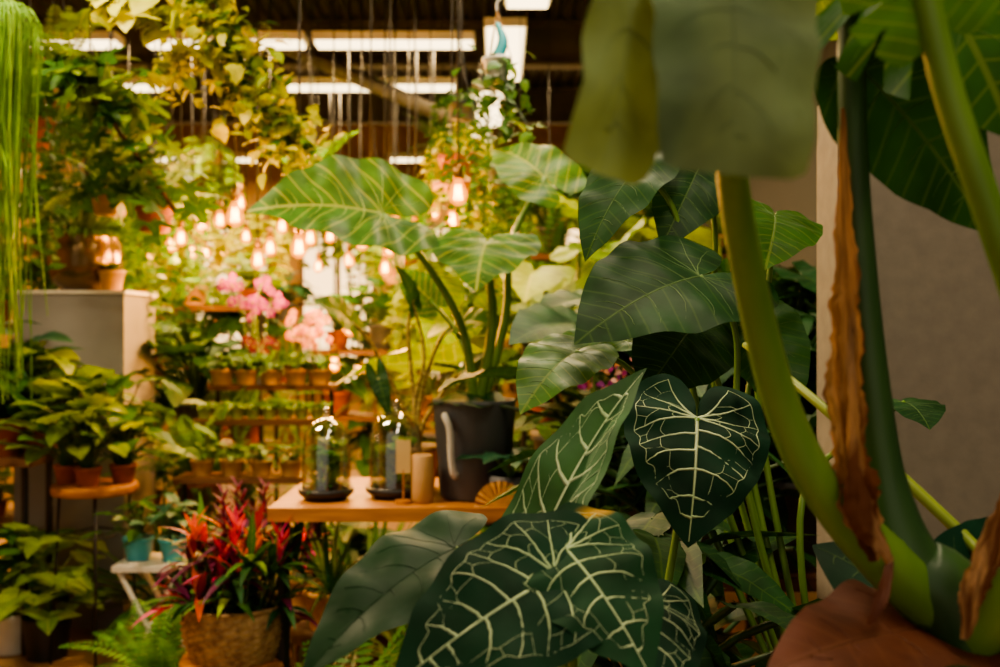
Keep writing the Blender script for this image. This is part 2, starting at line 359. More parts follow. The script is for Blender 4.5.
def trail(name,lm,n=14,ln=.6,ll=.06,shape='ovate',pot=('tan',.09,.11),seed=1,top=10,gap=.035,out=.14,w=1.2):
    r=random.Random(seed);mb=MB();h=0
    if pot: potl(mb,pot[0],pot[1],pot[2]);h=pot[2]*.92
    pr=pot[1] if pot else .03
    for i in range(n):
        az=i*2.4;L=ln*r.uniform(.35,1.1);o=out*r.uniform(.6,1.2)
        c=[V((0,0,h)),V((math.cos(az)*pr*.9,math.sin(az)*pr*.9,h+.04)),V((math.cos(az)*(pr+o*.5),math.sin(az)*(pr+o*.5),h-.03)),V((math.cos(az)*(pr+o*.8),math.sin(az)*(pr+o*.8),h-L*.5)),V((math.cos(az+.2)*(pr+o*.7),math.sin(az+.2)*(pr+o*.7),h-L))]
        P=smooth(c,8);tube(mb,'stemd',c,[.0025,.0012],3,5,False);acc=0
        for a,b in zip(P,P[1:]):
            acc+=(b-a).length
            while acc>gap:
                acc-=gap;q=r.uniform(0,6.28);l=ll*r.uniform(.6,1.2)
                dd=V((math.cos(q),math.sin(q),r.uniform(-1.1,.2))).normalized()
                leaf(mb,lm,b,b+dd*l,V((math.cos(az)*.6,math.sin(az)*.6,.8)),shape,2,10,w=w,seed=q)
    for i in range(top):
        az=r.uniform(0,6.28);el=r.uniform(.3,1.4);q=.12*r.uniform(.5,1.2);p=V((math.cos(az)*math.cos(el)*q,math.sin(az)*math.cos(el)*q,h+math.sin(el)*q))
        tube(mb,'stemd',[(0,0,h),p],.002,3,1,False)
        leaf(mb,lm,p,p+V((math.cos(az),math.sin(az),-.3))*ll,V((0,0,1)),shape,2,10,w=w)
    return mb.mesh(name)
def cloudvine(mb,lm,path,n,spread,ll,shape='ovate',seed=1,w=1.2,hang=0):
    r=random.Random(seed);P=smooth(path,10)
    for i in range(n):
        p=r.choice(P);o=V((r.uniform(-1,1)*r.random(),r.uniform(-1,1)*r.random(),r.uniform(-1,1)*r.random()-hang*r.random()))*spread;q=p+o
        if i%3==0: tube(mb,'stemd',[p,p+o*.5+V((0,0,.03)),q],.0015,3,2,False)
        l=ll*r.uniform(.6,1.25);d=V((r.uniform(-1,1),r.uniform(-1,1),r.uniform(-1.2,.4))).normalized()
        leaf(mb,lm,q,q+d*l,V((r.uniform(-.5,.5),-.5,1)),shape,2,14 if shape!='palm' else 28,w=w,seed=i)
# ------------------------------------------------------------------ room shell
def simple(name,mat,*b):
    mb=MB();box(mb,mat,*b);return mb.obj(name,smooth=False)
XL,XR,YF=-3.8,1.75,11.0; ZC=3.6
simple('floor','floor',XL,XR,-1.5,YF,-.1,0)
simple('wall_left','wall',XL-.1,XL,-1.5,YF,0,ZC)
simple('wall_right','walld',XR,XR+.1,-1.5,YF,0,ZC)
simple('wall_back','wall',XL,XR,YF,YF+.1,0,ZC)
mb=MB();nx=220;vs=[];fs=[]
for i in range(nx+1):
    x=XL+(XR-XL)*i/nx;z=ZC+(.03 if i%4<2 else 0);vs+=[(x,-1.5,z),(x,YF,z)]
for i in range(nx): fs.append((2*i,2*i+1,2*i+3,2*i+2))
mb.add(vs,fs,'ceil');mb.obj('ceiling',smooth=False)
for i,(x0,x1) in enumerate(((-3.4,-2.5),(-2.2,-1.35),(-1.1,-.2),(.1,1.0))):
    mb=MB();box(mb,'win',x0+.05,x1-.05,YF-.03,YF-.005,.75,2.45)
    for a,b,c,d in ((x0,x0+.05,.7,2.5),(x1-.05,x1,.7,2.5),(x0,x1,.7,.76),(x0,x1,2.44,2.5),((x0+x1)/2-.02,(x0+x1)/2+.02,.7,2.5),(x0,x1,1.6,1.64)):
        box(mb,'woodd',a,b,YF-.08,YF-.002,c,d)
    mb.obj('window_%d'%(i+1),smooth=False)
for i,y in enumerate((3.9,5.4,7.4,9.4)):
    mb=MB();
    box(mb,'beam',XL,XR,y-.07,y+.07,3.56,3.6);box(mb,'beam',XL,XR,y-.012,y+.012,3.3,3.56);box(mb,'beam',XL,XR,y-.07,y+.07,3.27,3.3)
    mb.obj('ceiling_beam',smooth=False)
mb=MB()
for z in (2.98,3.22): tube(mb,'rustb',[(XL,4.55,z),(XR,4.55,z)],.022,6,1)
x=XL;k=0
while x<XR-.2:
    tube(mb,'rustb',[(x,4.55,2.98 if k%2 else 3.22),(x+.2,4.55,3.22 if k%2 else 2.98)],.010,5,1);x+=.2;k+=1
for x in (-3.2,-1.2,.8): tube(mb,'rustb',[(x,4.55,3.22),(x,4.55,3.6)],.012,5,1)
mb.obj('roof_truss')
mb=MB();tube(mb,'beam',[(-2.2,6.4,3.5),(-.2,6.8,2.7)],.05,6,1);mb.obj('ceiling_duct')
WARM=(1,.66,.30)
def fixture(x0,x1,y0,y1,z,e,col=WARM):
    mb=MB();box(mb,'white',x0,x1,y0,y1,z+.02,z+.07);box(mb,'tube',x0+.015,x1-.015,y0+.015,y1-.015,z,z+.02)
    for x in (x0+.1,x1-.1):
        yy=(y0+y1)/2;tube(mb,'black',[(x,yy,z+.07),(x,yy,ZC)],.004,4,1)
    mb.obj('fluorescent_light',smooth=False)
    l=bpy.data.lights.new('fluorescent_glow','AREA');l.shape='RECTANGLE';l.size=x1-x0;l.size_y=y1-y0;l.energy=e;l.color=col
    o=bpy.data.objects.new('fluorescent_glow',l);bpy.context.scene.collection.objects.link(o);o.location=((x0+x1)/2,(y0+y1)/2,z-.01)
for x0,x1 in ((-3.3,-2.25),(-2.1,-1.15),(-1.1,-.15)): fixture(x0,x1,5.85,6.0,3.0,64)
for x0,x1 in ((-3.1,-2.35),(-1.55,-.3)): fixture(x0,x1,6.9,7.05,3.0,64)
for x0,x1 in ((-3.4,-2.4),(-1.1,-.5)): fixture(x0,x1,9.8,9.95,3.0,70)
for y in (-.6,1.0,2.6,4.1,5.6,7.1,8.6):
    xc=.45-.075*y; fixture(xc-.12,xc+.12,y,y+1.15,3.0,(26 if y<0 else 14 if y<2 else 24) if y<4 else 42,(1,.82,.58) if y<4 else WARM)  # near segments run on unseen over the camera, added to light the foreground
fixture(-2.4,-1.2,2.4,2.55,3.0,120,(1,.76,.46))  # added fixture out of view, lights the fronts of the left-hand plants
def pendant(u,v,d,big=1.0,light=True):
    p=S(u,v,d);mb=MB();r=.030*big
    tube(mb,'black',[(0,0,r*3.4),(0,0,ZC-p.z)],.004,5,1)
    lathe(mb,'brass',(0,0,0),[(.001,r*3.5),(r*.5,r*3.4),(r*.5,r*2.0),(r*.42,r*1.9)],12)
    lathe(mb,'bulb',(0,0,0),[(r*.4,r*1.9),(r*.6,r*1.3),(r,r*.4),(r*1.02,0),(r*.8,-r*.65),(r*.3,-r*1.0),(.001,-r*1.03)],14)
    tube(mb,'fil',[(-r*.35,0,-r*.4),(-r*.2,0,r*1.2),(0,0,-r*.5),(r*.2,0,r*1.2),(r*.35,0,-r*.4)],r*.09,4,2)
    o=mb.obj('pendant_bulb',p)
    if light:
        l=bpy.data.lights.new('bulb_glow','POINT');l.energy=30;l.color=(1,.42,.10);l.shadow_soft_size=.05
        lo=bpy.data.objects.new('bulb_glow',l);bpy.context.scene.collection.objects.link(lo);lo.parent=o;lo.location=(0,0,-r*2.4)
for a in ((458,196,3.6,1.1,1),(452,222,4.2,1,0),(371,224,4.4,1.1,1),(390,250,4.6,1.1,1),(385,270,5.2,1,0),(415,232,5.0,1.1,0),(417,250,6,1,0),(235,218,4.6,1.3,1),(202,226,5.2,1.2,0),(181,240,4.8,1.0,1),(192,254,6,1,0),(258,262,5.2,1.2,0),(299,250,4.4,1.2,1),(205,254,6.2,1.2,0),(349,262,6,1.1,1),(334,366,5.4,1.1,1),(112,250,5.2,1,0),(224,252,7,1.3,0),(360,372,6.4,1.2,0),(162,214,5.6,1.1,0),(330,238,7,1.2,0),(282,228,6.6,1.2,0),(246,238,6,1,0),(318,268,6.4,1,0),(150,262,6.4,1.2,0),(434,214,6,1.1,0),(340,330,7,1.2,1),(215,330,7,1.2,1),(395,225,5.6,1.2,0),(270,250,6,1.3,0),(362,244,5.6,1.2,0),(172,246,5.6,1.2,0),(220,222,5.4,1.1,0),(310,240,5.4,1.1,0),(350,330,5.2,1.1,0),(240,205,6,1.2,0)): pendant(*a)
# ------------------------------------------------------------------ prototypes
mT=trail('trailing_pothos',"lime",16,.55,.075,'heart',seed=3)
mT2=trail('trailing_ivy','mid',18,.8,.055,'ovate',seed=4,pot=('char',.09,.1))
mT3=trail('trailing_philodendron','yel',18,.4,.08,'heart',seed=8,pot=('tan',.1,.12),top=18)
mF=fern('boston_fern','fern',30,.42,pot=('terra',.09,.12),seed=2,pin=.055)
mF2=fern('maidenhair_fern','lime',26,.32,pot=('tan',.07,.1),seed=5,pin=.045)
mB1=bush('potted_philodendron','mid',30,.24,.12,'heart',seed=1,pot=('terra',.08,.13))
mB2=bush('potted_rubber_plant','blue',30,.26,.15,'ovate',seed=2,pot=('char',.09,.15))
mB3=bush('potted_pothos','lime',30,.2,.1,'heart',seed=3,pot=('terra',.06,.1))
mB4=bush('potted_calathea','dark',26,.28,.16,'ovate',seed=4,pot=('char',.08,.12),w=1.1)
mB5=bush('tall_elephant_ear','lime',12,.6,.26,'ear',seed=5,pot=('char',.13,.24),rings=4,seg=30)
mB6=bush('potted_monstera','mid',14,.5,.26,'monst',seed=6,pot=('tan',.13,.22),rings=4,seg=120)
mG1=grassy('potted_dracaena','mid',60,.38,.022,1.2,seed=1)
mG2=grassy('potted_spider_plant','lime',60,.3,.016,2.2,seed=2,pot=('tan',.07,.1))
mS=bush('potted_succulent','mid',16,.03,.04,'ovate',pot=('limepot',.032,.05),seed=9)
mS2=bush('potted_peperomia','mid',18,.06,.05,'ovate',pot=('tan',.045,.06),seed=10)
def hang(name,me,loc,sc=1,rz=0,h=.11):
    o=put(name,me,loc,rz,sc);mb=MB();top=(ZC-loc[2])/sc
    for k in range(3):
        a=k*2.094;tube(mb,'black',[(math.cos(a)*.09,math.sin(a)*.09,h),(0,0,h+.35)],.002,3,1,False)
    tube(mb,'black',[(0,0,h+.35),(0,0,top)],.003,4,1,False);mb.obj('hanger_cord',(0,0,0),parent=o);return o
def table(name,x0,x1,y0,y1,z,th=.035,mat='wood',leg='black',lr=.015,shelf=None):
    mb=MB();box(mb,mat,x0,x1,y0,y1,z-th,z)
    for x in (x0+.04,x1-.04):
        for y in (y0+.04,y1-.04): tube(mb,leg,[(x,y,0),(x,y,z-th)],lr,6,1)
    if shelf:
        for s in shelf: box(mb,mat,x0,x1,y0,y1,s-th,s)
    return mb.obj(name,smooth=False)
def stand(name,x,y,z,r=.12,mat='woodd'):
    mb=MB();lathe(mb,mat,(0,0,0),[(.001,z-.03),(r,z-.03),(r,z),(.001,z)],24)
    for k in range(3):
        a=k*2.094;tube(mb,mat,[(math.cos(a)*r*.7,math.sin(a)*r*.7,z-.03),(math.cos(a)*r,math.sin(a)*r,0)],.012,6,1)
    mb.obj(name,(x,y,0))
# ------------------------------------------------------------------ background racks & plants
protos=[('potted_philodendron',mB1),('potted_rubber_plant',mB2),('potted_pothos',mB3),('boston_fern',mF),('maidenhair_fern',mF2),('potted_dracaena',mG1),('potted_spider_plant',mG2),('potted_calathea',mB4)]
hp=[('hanging_pothos',mT),('hanging_ivy',mT2),('hanging_philodendron',mT3),('hanging_fern',mF),('hanging_fern',mF2)]
r=random.Random(21)
def rack(x0,x1,y0,y1,zs,sc=1.0,gap=.27):
    mb=MB()
    for z in zs: box(mb,'woodd',x0,x1,y0,y1,z-.03,z)
    for x in (x0+.02,x1-.02):
        for y in (y0+.02,y1-.02): tube(mb,'black',[(x,y,0),(x,y,zs[-1]-.03)],.014,6,1)
    mb.obj('plant_rack',smooth=False)
    for z in zs:
        n=max(2,int((x1-x0)/gap))
        for i in range(n):
            nm,me=r.choice(protos);put(nm,me,(x0+(i+.5)*(x1-x0)/n,(y0+y1)/2+r.uniform(-.04,.04),z),r.uniform(0,6),sc*r.uniform(.8,1.1))
rack(-3.3,-2.2,5.0,5.4,(.35,.85,1.35,1.75))
rack(-2.1,-1.25,5.3,5.7,(.3,.7,1.1,1.45))
rack(-1.15,.0,6.0,6.4,(.35,.8,1.2),1.1)
rack(.1,1.3,5.0,5.4,(.35,.85,1.35,1.7),1.15)
rack(-3.0,-1.6,8.0,8.4,(.4,.9,1.4),1.2)
rack(-1.2,.9,8.6,9.0,(.4,.9,1.3),1.2)
for i in range(34):
    y=r.uniform(4.9,9.0);x=r.uniform(-.40,.2)*y
    if x<-3.4: x=-3.2
    z=1.3+r.uniform(.09,.17)*y if i%3 else 1.3+r.uniform(.03,.10)*y
    nm,me=r.choice(hp);hang(nm,me,(x,y,z),r.uniform(.8,1.2),r.uniform(0,6))
# ------------------------------------------------------------------ left cluster
mb=MB();box(mb,'plinth',-2.14,-1.655,4.4,4.8,0,1.475);box(mb,'white',-2.15,-1.645,4.39,4.81,1.475,1.49);mb.obj('display_plinth',smooth=False)
mb=MB()
lathe(mb,'bronze',(0,0,0),[(.001,0),(.07,0),(.12,.04),(.137,.10),(.13,.17),(.118,.205),(.124,.215),(.11,.215),(.108,.18)],32)
lathe(mb,'soil',(0,0,0),[(.11,.19),(.001,.2)],24)
rr=random.Random(5)
for i in range(56):
    az=i*2.4;el=rr.uniform(.3,1.5);q=rr.uniform(.12,.5);d=V((math.cos(az)*math.cos(el),math.sin(az)*math.cos(el),math.sin(el)));p=V((0,0,.19))+d*q
    tube(mb,'stemd',[(0,0,.19),V((0,0,.21))+d*q*.5+V((0,0,.03)),p],[.003,.002],4,3,False)
    o=V((math.cos(az),math.sin(az),rr.uniform(-.9,0))).normalized()*rr.uniform(.07,.12)
    leaf(mb,'lime' if i%3==0 else 'mid',p,p+o,(0,-.2,1),'palm' if i%3 else 'ovate',2,40,w=1,seed=i)
for i in range(90):
    az=rr.uniform(0,6.28);p=V((math.cos(az)*.11,math.sin(az)*.11,.2));blade(mb,'fern',p,(math.cos(az),math.sin(az),1.2),rr.uniform(.12,.22),.008,2.2,7)
put('bowl_planter_aralia',mb.mesh('bowl_planter_aralia'),(-1.90,4.58,1.49),0,1.2)
mb=MB();potl(mb,'tan',.055,.09,seg=20);rr=random.Random(6)
for i in range(22):
    a=i*2.4;blade(mb,'mid',(0,0,.08),(math.cos(a),math.sin(a),1.4),.08,.014,.8)
mb.obj('small_succulent_pot',(-1.735,4.47,1.49))
mb=MB();rr=random.Random(9);potl(mb,'char',.1,.1)
for i in range(300):
    a=rr.uniform(0,6.28);q=rr.uniform(.03,.16);L=rr.uniform(.4,1.12)*(1 if i%3 else .7);b=V((math.cos(a)*.04,math.sin(a)*.04,.1));e=V((math.cos(a)*q,math.sin(a)*q,0))
    pts=[b,V((math.cos(a)*(q+.02),math.sin(a)*(q+.02),.12)),e+V((rr.uniform(-.02,.02),0,-L*.45)),e+V((rr.uniform(-.05,.05),rr.uniform(-.03,.03),-L))]
    tube(mb,'grass',pts,[.0032,.0018],3,4,False)
g=mb.obj('hanging_rhipsalis',(-1.64,3.15,2.18));mb=MB();tube(mb,'black',[(0,0,.1),(0,0,ZC-2.18)],.003,4,1);mb.obj('hanger_cord',parent=g)
for (u,v,d,me,nm,sc) in ((110,215,4.0,mF2,'hanging_maidenhair_fern',1.1),(155,232,4.4,mF,'hanging_boston_fern',.9),(30,150,4.3,mF,'hanging_boston_fern',1.1),(60,105,4.0,mF2,'hanging_maidenhair_fern',1.1),(160,200,4.9,mT2,'hanging_ivy',1.0),(5,70,3.9,mT2,'hanging_ivy',1.0),(90,150,5,mT2,'hanging_ivy',1.2)):
    hang(nm,me,S(u,v,d),sc,u)
mb=MB()
cloudvine(mb,'lime',[S(40,60,3.6),S(90,90,3.6),S(140,112,3.7)],34,.2,.12,'palm',seed=3,w=1)
cloudvine(mb,'mid',[S(60,140,3.7),S(120,170,3.8),S(165,200,3.9)],40,.25,.1,'palm',seed=4,w=1)
cloudvine(mb,'mid',[S(40,60,3.6),S(90,90,3.6),S(140,112,3.7)],40,.2,.09,'palm',seed=14,w=1)
tube(mb,'bark',[S(10,40,3.6),S(90,95,3.6),S(175,210,3.9)],.01,5,4);tube(mb,'black',[S(90,95,3.6),(S(90,95,3.6).x,3.6,ZC)],.003,4,1)
mb.obj('hanging_umbrella_vine')
mb=MB()
P=[S(190,-60,3.3),S(215,15,3.3),S(250,80,3.35),S(300,150,3.4)]
tube(mb,'bark',P,[.018,.012],6,5)
cloudvine(mb,'yel',P,420,.17,.055,'ovate',seed=5,hang=.5);cloudvine(mb,'lime',P[1:],200,.17,.05,'ovate',seed=6)
cloudvine(mb,'mid',P,120,.15,.05,'ovate',seed=16)
cloudvine(mb,'yel',[S(195,40,3.3),S(175,65,3.3),S(165,90,3.35)],90,.09,.05,'ovate',seed=7)
tube(mb,'black',[P[0],(P[0].x,3.3,ZC)],.004,4,1);tube(mb,'black',[P[3],(P[3].x,3.4,ZC)],.003,4,1)
mb.obj('hanging_hoya_vine')
mb=MB();cloudvine(mb,'yel',[S(105,-10,3.1),S(135,10,3.1),S(165,20,3.1)],40,.09,.07,'heart',seed=8);tube(mb,'bark',[S(95,-40,3.1),S(165,25,3.1)],.006,5,1);tube(mb,'black',[S(95,-40,3.1),(S(95,-40,3.1).x,3.1,ZC)],.003,4,1)
mb.obj('hanging_scindapsus_vine')
mb=MB();potl(mb,'white',.05,.08,taper=.7);rr=random.Random(12)
for i in range(3):
    a=i*2.09;tube(mb,'brass',[(math.cos(a)*.05,math.sin(a)*.05,.08),(0,0,.24)],.0025,4,1)
tube(mb,'teal',[(0,0,.08),(.02,0,.14),(0,0,.2)],[.022,.018,.008],8,4)
tube(mb,'white',[(0,0,.24),(.0,0,.27),(.016,0,.285),(0,0,.30),(-.012,0,.29)],.004,6,5)
lo=S(497,82,3.4);tube(mb,'black',[(0,0,.30),(0,0,ZC-lo.z)],.002,4,1)
cloudvine(mb,'mid',[(0,0,.02),(.02,0,-.05),(.03,0,-.2)],90,.15,.05,'ovate',seed=13);mb.obj('hanging_white_pot',lo)
hang('hanging_ivy',mT2,S(462,120,3.9),.65,1);hang('hanging_ivy',mT2,S(500,185,4.2),.7,1)
mb=MB();potl(mb,'terra',.08,.1,rim=True);lathe(mb,'wood',(0,0,-.02),[(.001,0),(.1,0),(.1,.02),(.001,.02)],20)
x=mb.mesh('t');hang('hanging_terracotta_planter',x,S(460,183,4.4),1.2);hang('hanging_philodendron',mT3,S(462,165,4.9),.8)
# round stool with terracotta pots
mb=MB();lathe(mb,'wood',(0,0,0),[(.001,.665),(.16,.665),(.165,.675),(.165,.69),(.16,.7),(.001,.7)],36)
for k in range(4):
    a=k*math.pi/2+.4;tube(mb,'black',[(math.cos(a)*.13,math.sin(a)*.13,.67),(math.cos(a)*.16,math.sin(a)*.16,0)],.006,6,1)
    b=a+math.pi/2
    for z in (.25,.5): tube(mb,'black',[(math.cos(a)*.145,math.sin(a)*.145,z),(math.cos(b)*.145,math.sin(b)*.145,z)],.004,5,1)
mb.obj('round_stool',(-1.62,4.0,0))
for i,(x,y) in enumerate(((-1.73,4.0),(-1.62,3.93),(-1.515,4.02))):
    put('potted_pothos',bush('potted_pothos','lime' if i<2 else 'mid',36,.27,.085,'heart',pot=('terra',.042,.062),seed=30+i,up=.8),(x,y,.7),0,1.22)
table('side_bench',-2.5,-1.88,4.0,4.3,.8,mat='woodd')
for i,(x,y,me,nm,s) in enumerate(((-2.35,4.15,mB2,'potted_rubber_plant',1.2),(-2.05,4.1,mB1,'potted_philodendron',1.2),(-1.95,4.22,mB3,'potted_pothos',1.5),(-2.2,4.2,mB2,'potted_rubber_plant',1.4))): put(nm,me,(x,y,.8),i,s)
def addleaves(mb,lm,h,n,reach,ll,seed,shape='ovate',up=.7,w=1):
    r=random.Random(seed)
    for i in range(n):
        az=i*2.4;el=r.uniform(.15,1.45);q=reach*r.uniform(.4,1.1);d=V((math.cos(az)*math.cos(el),math.sin(az)*math.cos(el),math.sin(el)));b=V((0,0,h));p=b+d*q
        tube(mb,'stem',[b,b+V((d.x*q*.3,d.y*q*.3,d.z*q*.6)),p],[.003,.002],4,3,False)
        for j in range(3):
            o=V((math.cos(az+j*1.6-1.6),math.sin(az+j*1.6-1.6),r.uniform(-.7,.4))).normalized()*ll*r.uniform(.7,1.2)
            leaf(mb,lm,p,p+o,(0,-.3,1),shape,3,14,w=w,seed=i+j)
mb=MB();potl(mb,'white',.085,.16,taper=.8,rim=False)
addleaves(mb,'mid',.15,28,.33,.12,3);mb.obj('potted_money_tree',(-2.0,4.1,0))
mb=MB();potl(mb,'black',.095,.17,taper=.8,rim=False);addleaves(mb,'lime',.17,34,.34,.11,4);mb.obj('potted_umbrella_plant',(-1.82,4.02,0))
stand('dark_plant_stand',-1.36,4.5,.5);put('boston_fern',mF,(-1.36,4.5,.5),0,1.1)
stand('dark_plant_stand',-1.5,4.95,.8);put('potted_calathea',mB4,(-1.5,4.95,.8),0,1.4)
put('potted_dracaena',mG1,(-1.45,4.3,0),0,1.5);put('potted_rubber_plant',mB2,(-1.2,4.05,0),0,.9)
mb=MB();box(mb,'white',-.13,.13,-.12,.12,.44,.46)
for y in (-.1,.1):
    tube(mb,'white',[(-.12,y,0),(.11,y,.44)],.010,6,1);tube(mb,'white',[(.12,y,0),(-.11,y,.44)],.010,6,1)
for x in (-.12,.12): tube(mb,'white',[(x,-.1,.01),(x,.1,.01)],.008,6,1)
mb.obj('white_folding_stool',(-1.27,3.72,0),smooth=False)
for i,(x,y,c,lm) in enumerate(((-1.345,3.72,'teal','mid'),(-1.205,3.70,'teal','blue'))):
    put('teal_potted_plant',bush('teal_potted_plant',lm,26,.13,.07,'ovate',pot=(c,.055,.085),seed=50+i,up=.8),(x,y,.46))
put('floor_fern',fern('floor_fern','fern',26,.36,pot=('terra',.09,.14),seed=11,pin=.07,droop=1.3),(-1.14,3.35,0),0,1)
# basket with bromeliads on low stand
mb=MB();lathe(mb,'wood',(0,0,0),[(.001,.30),(.16,.30),(.165,.31),(.165,.325),(.16,.335),(.001,.335)],36)
for k in range(3):
    a=k*2.094+.5;tube(mb,'wood',[(math.cos(a)*.1,math.sin(a)*.1,.30),(math.cos(a)*.15,math.sin(a)*.15,0)],.014,6,1)
mb.obj('wooden_plant_stand',(-.79,3.0,0))
mb=MB();pr=[];nr=28
for i in range(nr+1): t=i/nr;pr.append((.128+.028*math.sin(t*2.2)+.004*(i%2),.145*t))
pr=[(.001,0),(.12,0)]+pr+[(.15,.153),(.158,.158),(.15,.165),(.138,.158),(.13,.10)]
lathe(mb,'wick',(0,0,0),pr,72,wob=lambda i,k:.004*math.sin(k*math.pi/2+ (i//2)*math.pi) if 2<=i<=30 else 0)
lathe(mb,'soil',(0,0,0),[(.14,.125),(.001,.13)],24)
rr=random.Random(14)
for i in range(34):
    a=i*2.4;q=.11*rr.random()**.5;bx,by=math.cos(a)*q,math.sin(a)*q;hh=rr.uniform(.2,.44)-q*1.0
    bx2,by2=bx*1.7,by*1.4
    tube(mb,'stemd',[(bx,by,.12),(bx2,by2,max(.2,hh))],.004,4,1,False)
    ms=[['mid','lime','mid'],['purp','purp','mid'],['mid','lime','dark'],['yel','red','mid'],['mid','pink','purp'],['dark','mid','purp'],['lime','mid','dark'],['dark','purp','red']][i%8]
    for j in range(11):
        b=j*.9+i;el=rr.uniform(.05,1.3)
        blade(mb,rr.choice(ms),(bx2,by2,max(.2,hh)-.05*rr.random()),(math.cos(b)*math.cos(el)+bx*3,math.sin(b)*math.cos(el)+by*3,math.sin(el)),rr.uniform(.09,.18),.028,1.1)
for i in range(6):
    a=rr.uniform(0,6.28);q=rr.uniform(.03,.10);zz=rr.uniform(.40,.52);tube(mb,'purp',[(math.cos(a)*q*.5,math.sin(a)*q*.5,.12),(math.cos(a)*q,math.sin(a)*q,zz)],.004,4,1,False)
    for j in range(36):
        b=j*2.4;blade(mb,'purp',(math.cos(a)*q,math.sin(a)*q,zz-.16+j*.005),(math.cos(b),math.sin(b),1.2),.05,.010,.6,3)
for i in range(5):
    bx,by=(-.02,.07,.15,-.1,.02)[i],-.09
    for j in range(9):
        b=j*2.4;blade(mb,'red' if i%2 else 'pink',(bx,by,.24+.012*j+.02*i),(math.cos(b)*.5,math.sin(b)*.5,1),.08,.022,.3,4)
mb.obj('wicker_basket_bromeliads',(-.79,3.0,.335))
stand('small_plant_stand',-.56,3.3,.33,.13)
put('potted_bromeliad',grassy('potted_bromeliad','blue',50,.24,.018,1.0,pot=('wicky',.085,.13),seed=5,extra=['mid','lime']),(-.56,3.3,.33))
mb=MB();potl(mb,'tan',.07,.1)
for i in range(70):
    a=i*2.4;el=rr.uniform(.5,1.5);z=.12+rr.random()*.06;blade(mb,'pink' if i%2 else 'purp',(0,0,z),(math.cos(a)*math.cos(el),math.sin(a)*math.cos(el),math.sin(el)),rr.uniform(.07,.17),.02,1.3)
stand('tiny_plant_stand',-.68,3.48,.36,.1);mb.obj('potted_cordyline',(-.68,3.48,.36))
put('boston_fern',mF,(-.95,4.0,.0),0,1.1);put('potted_dracaena',mG1,(-.5,3.9,0),0,1.5);put('potted_spider_plant',mG2,(-.3,3.4,0),0,1.5);put('boston_fern',mF,(-.42,2.7,0),0,1.2);put('potted_philodendron',mB1,(-.1,3.9,0),0,1.6);put('potted_calathea',mB4,(-.75,4.4,.0),0,1.4)
# ------------------------------------------------------------------ tiered shelf
mb=MB()
for (y,z) in ((4.25,.70),(4.5,.92),(4.75,1.06)): box(mb,'woodd',-1.36,-.78,y-.1,y+.1,z-.025,z)
for x in (-1.34,-.80):
    for (y,z) in ((4.25,.70),(4.5,.92),(4.75,1.06)): tube(mb,'black',[(x,y,0),(x,y,z-.025)],.012,6,1)
    tube(mb,'black',[(x,4.25,.3),(x,4.75,.3)],.01,6,1)
box(mb,'woodd',-1.36,-.78,4.15,4.4,.3,.325)
mb.obj('tiered_plant_shelf',smooth=False)
for i in range(8): put('potted_succulent',mS,(-1.32+i*.072,4.47,.92),i,1)
for i in range(4): put('potted_peperomia',mS2,(-1.26+i*.125,4.23,.70),i,1.1)
for i in range(3): put('potted_spider_plant',mG2,(-1.25+i*.2,4.27,.325),i,.8)
for i in range(5): put('potted_peperomia',mS2,(-1.3+i*.115,4.68,1.06),i*2,1.2)
def orchid(name,pm,x,y,z,seed,n=5,h=.4):
    r=random.Random(seed);mb=MB();potl(mb,'white' if seed%2 else 'tan',.05,.09)
    for i in range(6):
        a=i*1.05;blade(mb,'dark',(0,0,.085),(math.cos(a),math.sin(a),.7),.17,.05,1.4)
    for s in range(n):
        a=r.uniform(0,6.28);pts=[V((0,0,.08)),V((math.cos(a)*.03,math.sin(a)*.03,h*.6)),V((math.cos(a)*.07,math.sin(a)*.07,h)),V((math.cos(a)*.14,math.sin(a)*.14,h*.9))]
        tube(mb,'stem',pts,[.003,.002],4,5,False);P=smooth(pts,6)
        for p in P[9::2]:
            c=p+V((r.uniform(-.03,.03),r.uniform(-.03,.03),r.uniform(-.02,.02)))
            nd=V((math.cos(a)*.4+r.uniform(-.4,.4),-1,.1)).normalized();ux=nd.cross(V((0,0,1))).normalized();uz=ux.cross(nd)
            for k in range(5):
                b=k*1.2566+.3;d=ux*math.cos(b)+uz*math.sin(b);leaf(mb,pm,c,c+d*.025,nd,'round',2,10,w=.75,fold=.1)
            tube(mb,'yel',[c,c+nd*.012],[.006,.003],5,1)
    mb.obj(name,(x,y,z))
orchid('pink_orchid','orch',-1.20,4.78,1.06,1,4,.48);orchid('pink_orchid','orch',-1.13,4.72,1.06,5,3,.40)
orchid('peach_orchid','orchw',-.98,4.78,1.06,2,3,.32);orchid('peach_orchid','orchw',-.87,4.76,1.06,4,3,.24);orchid('purple_orchid','purp',-1.2,4.82,1.06,7,3,.2)
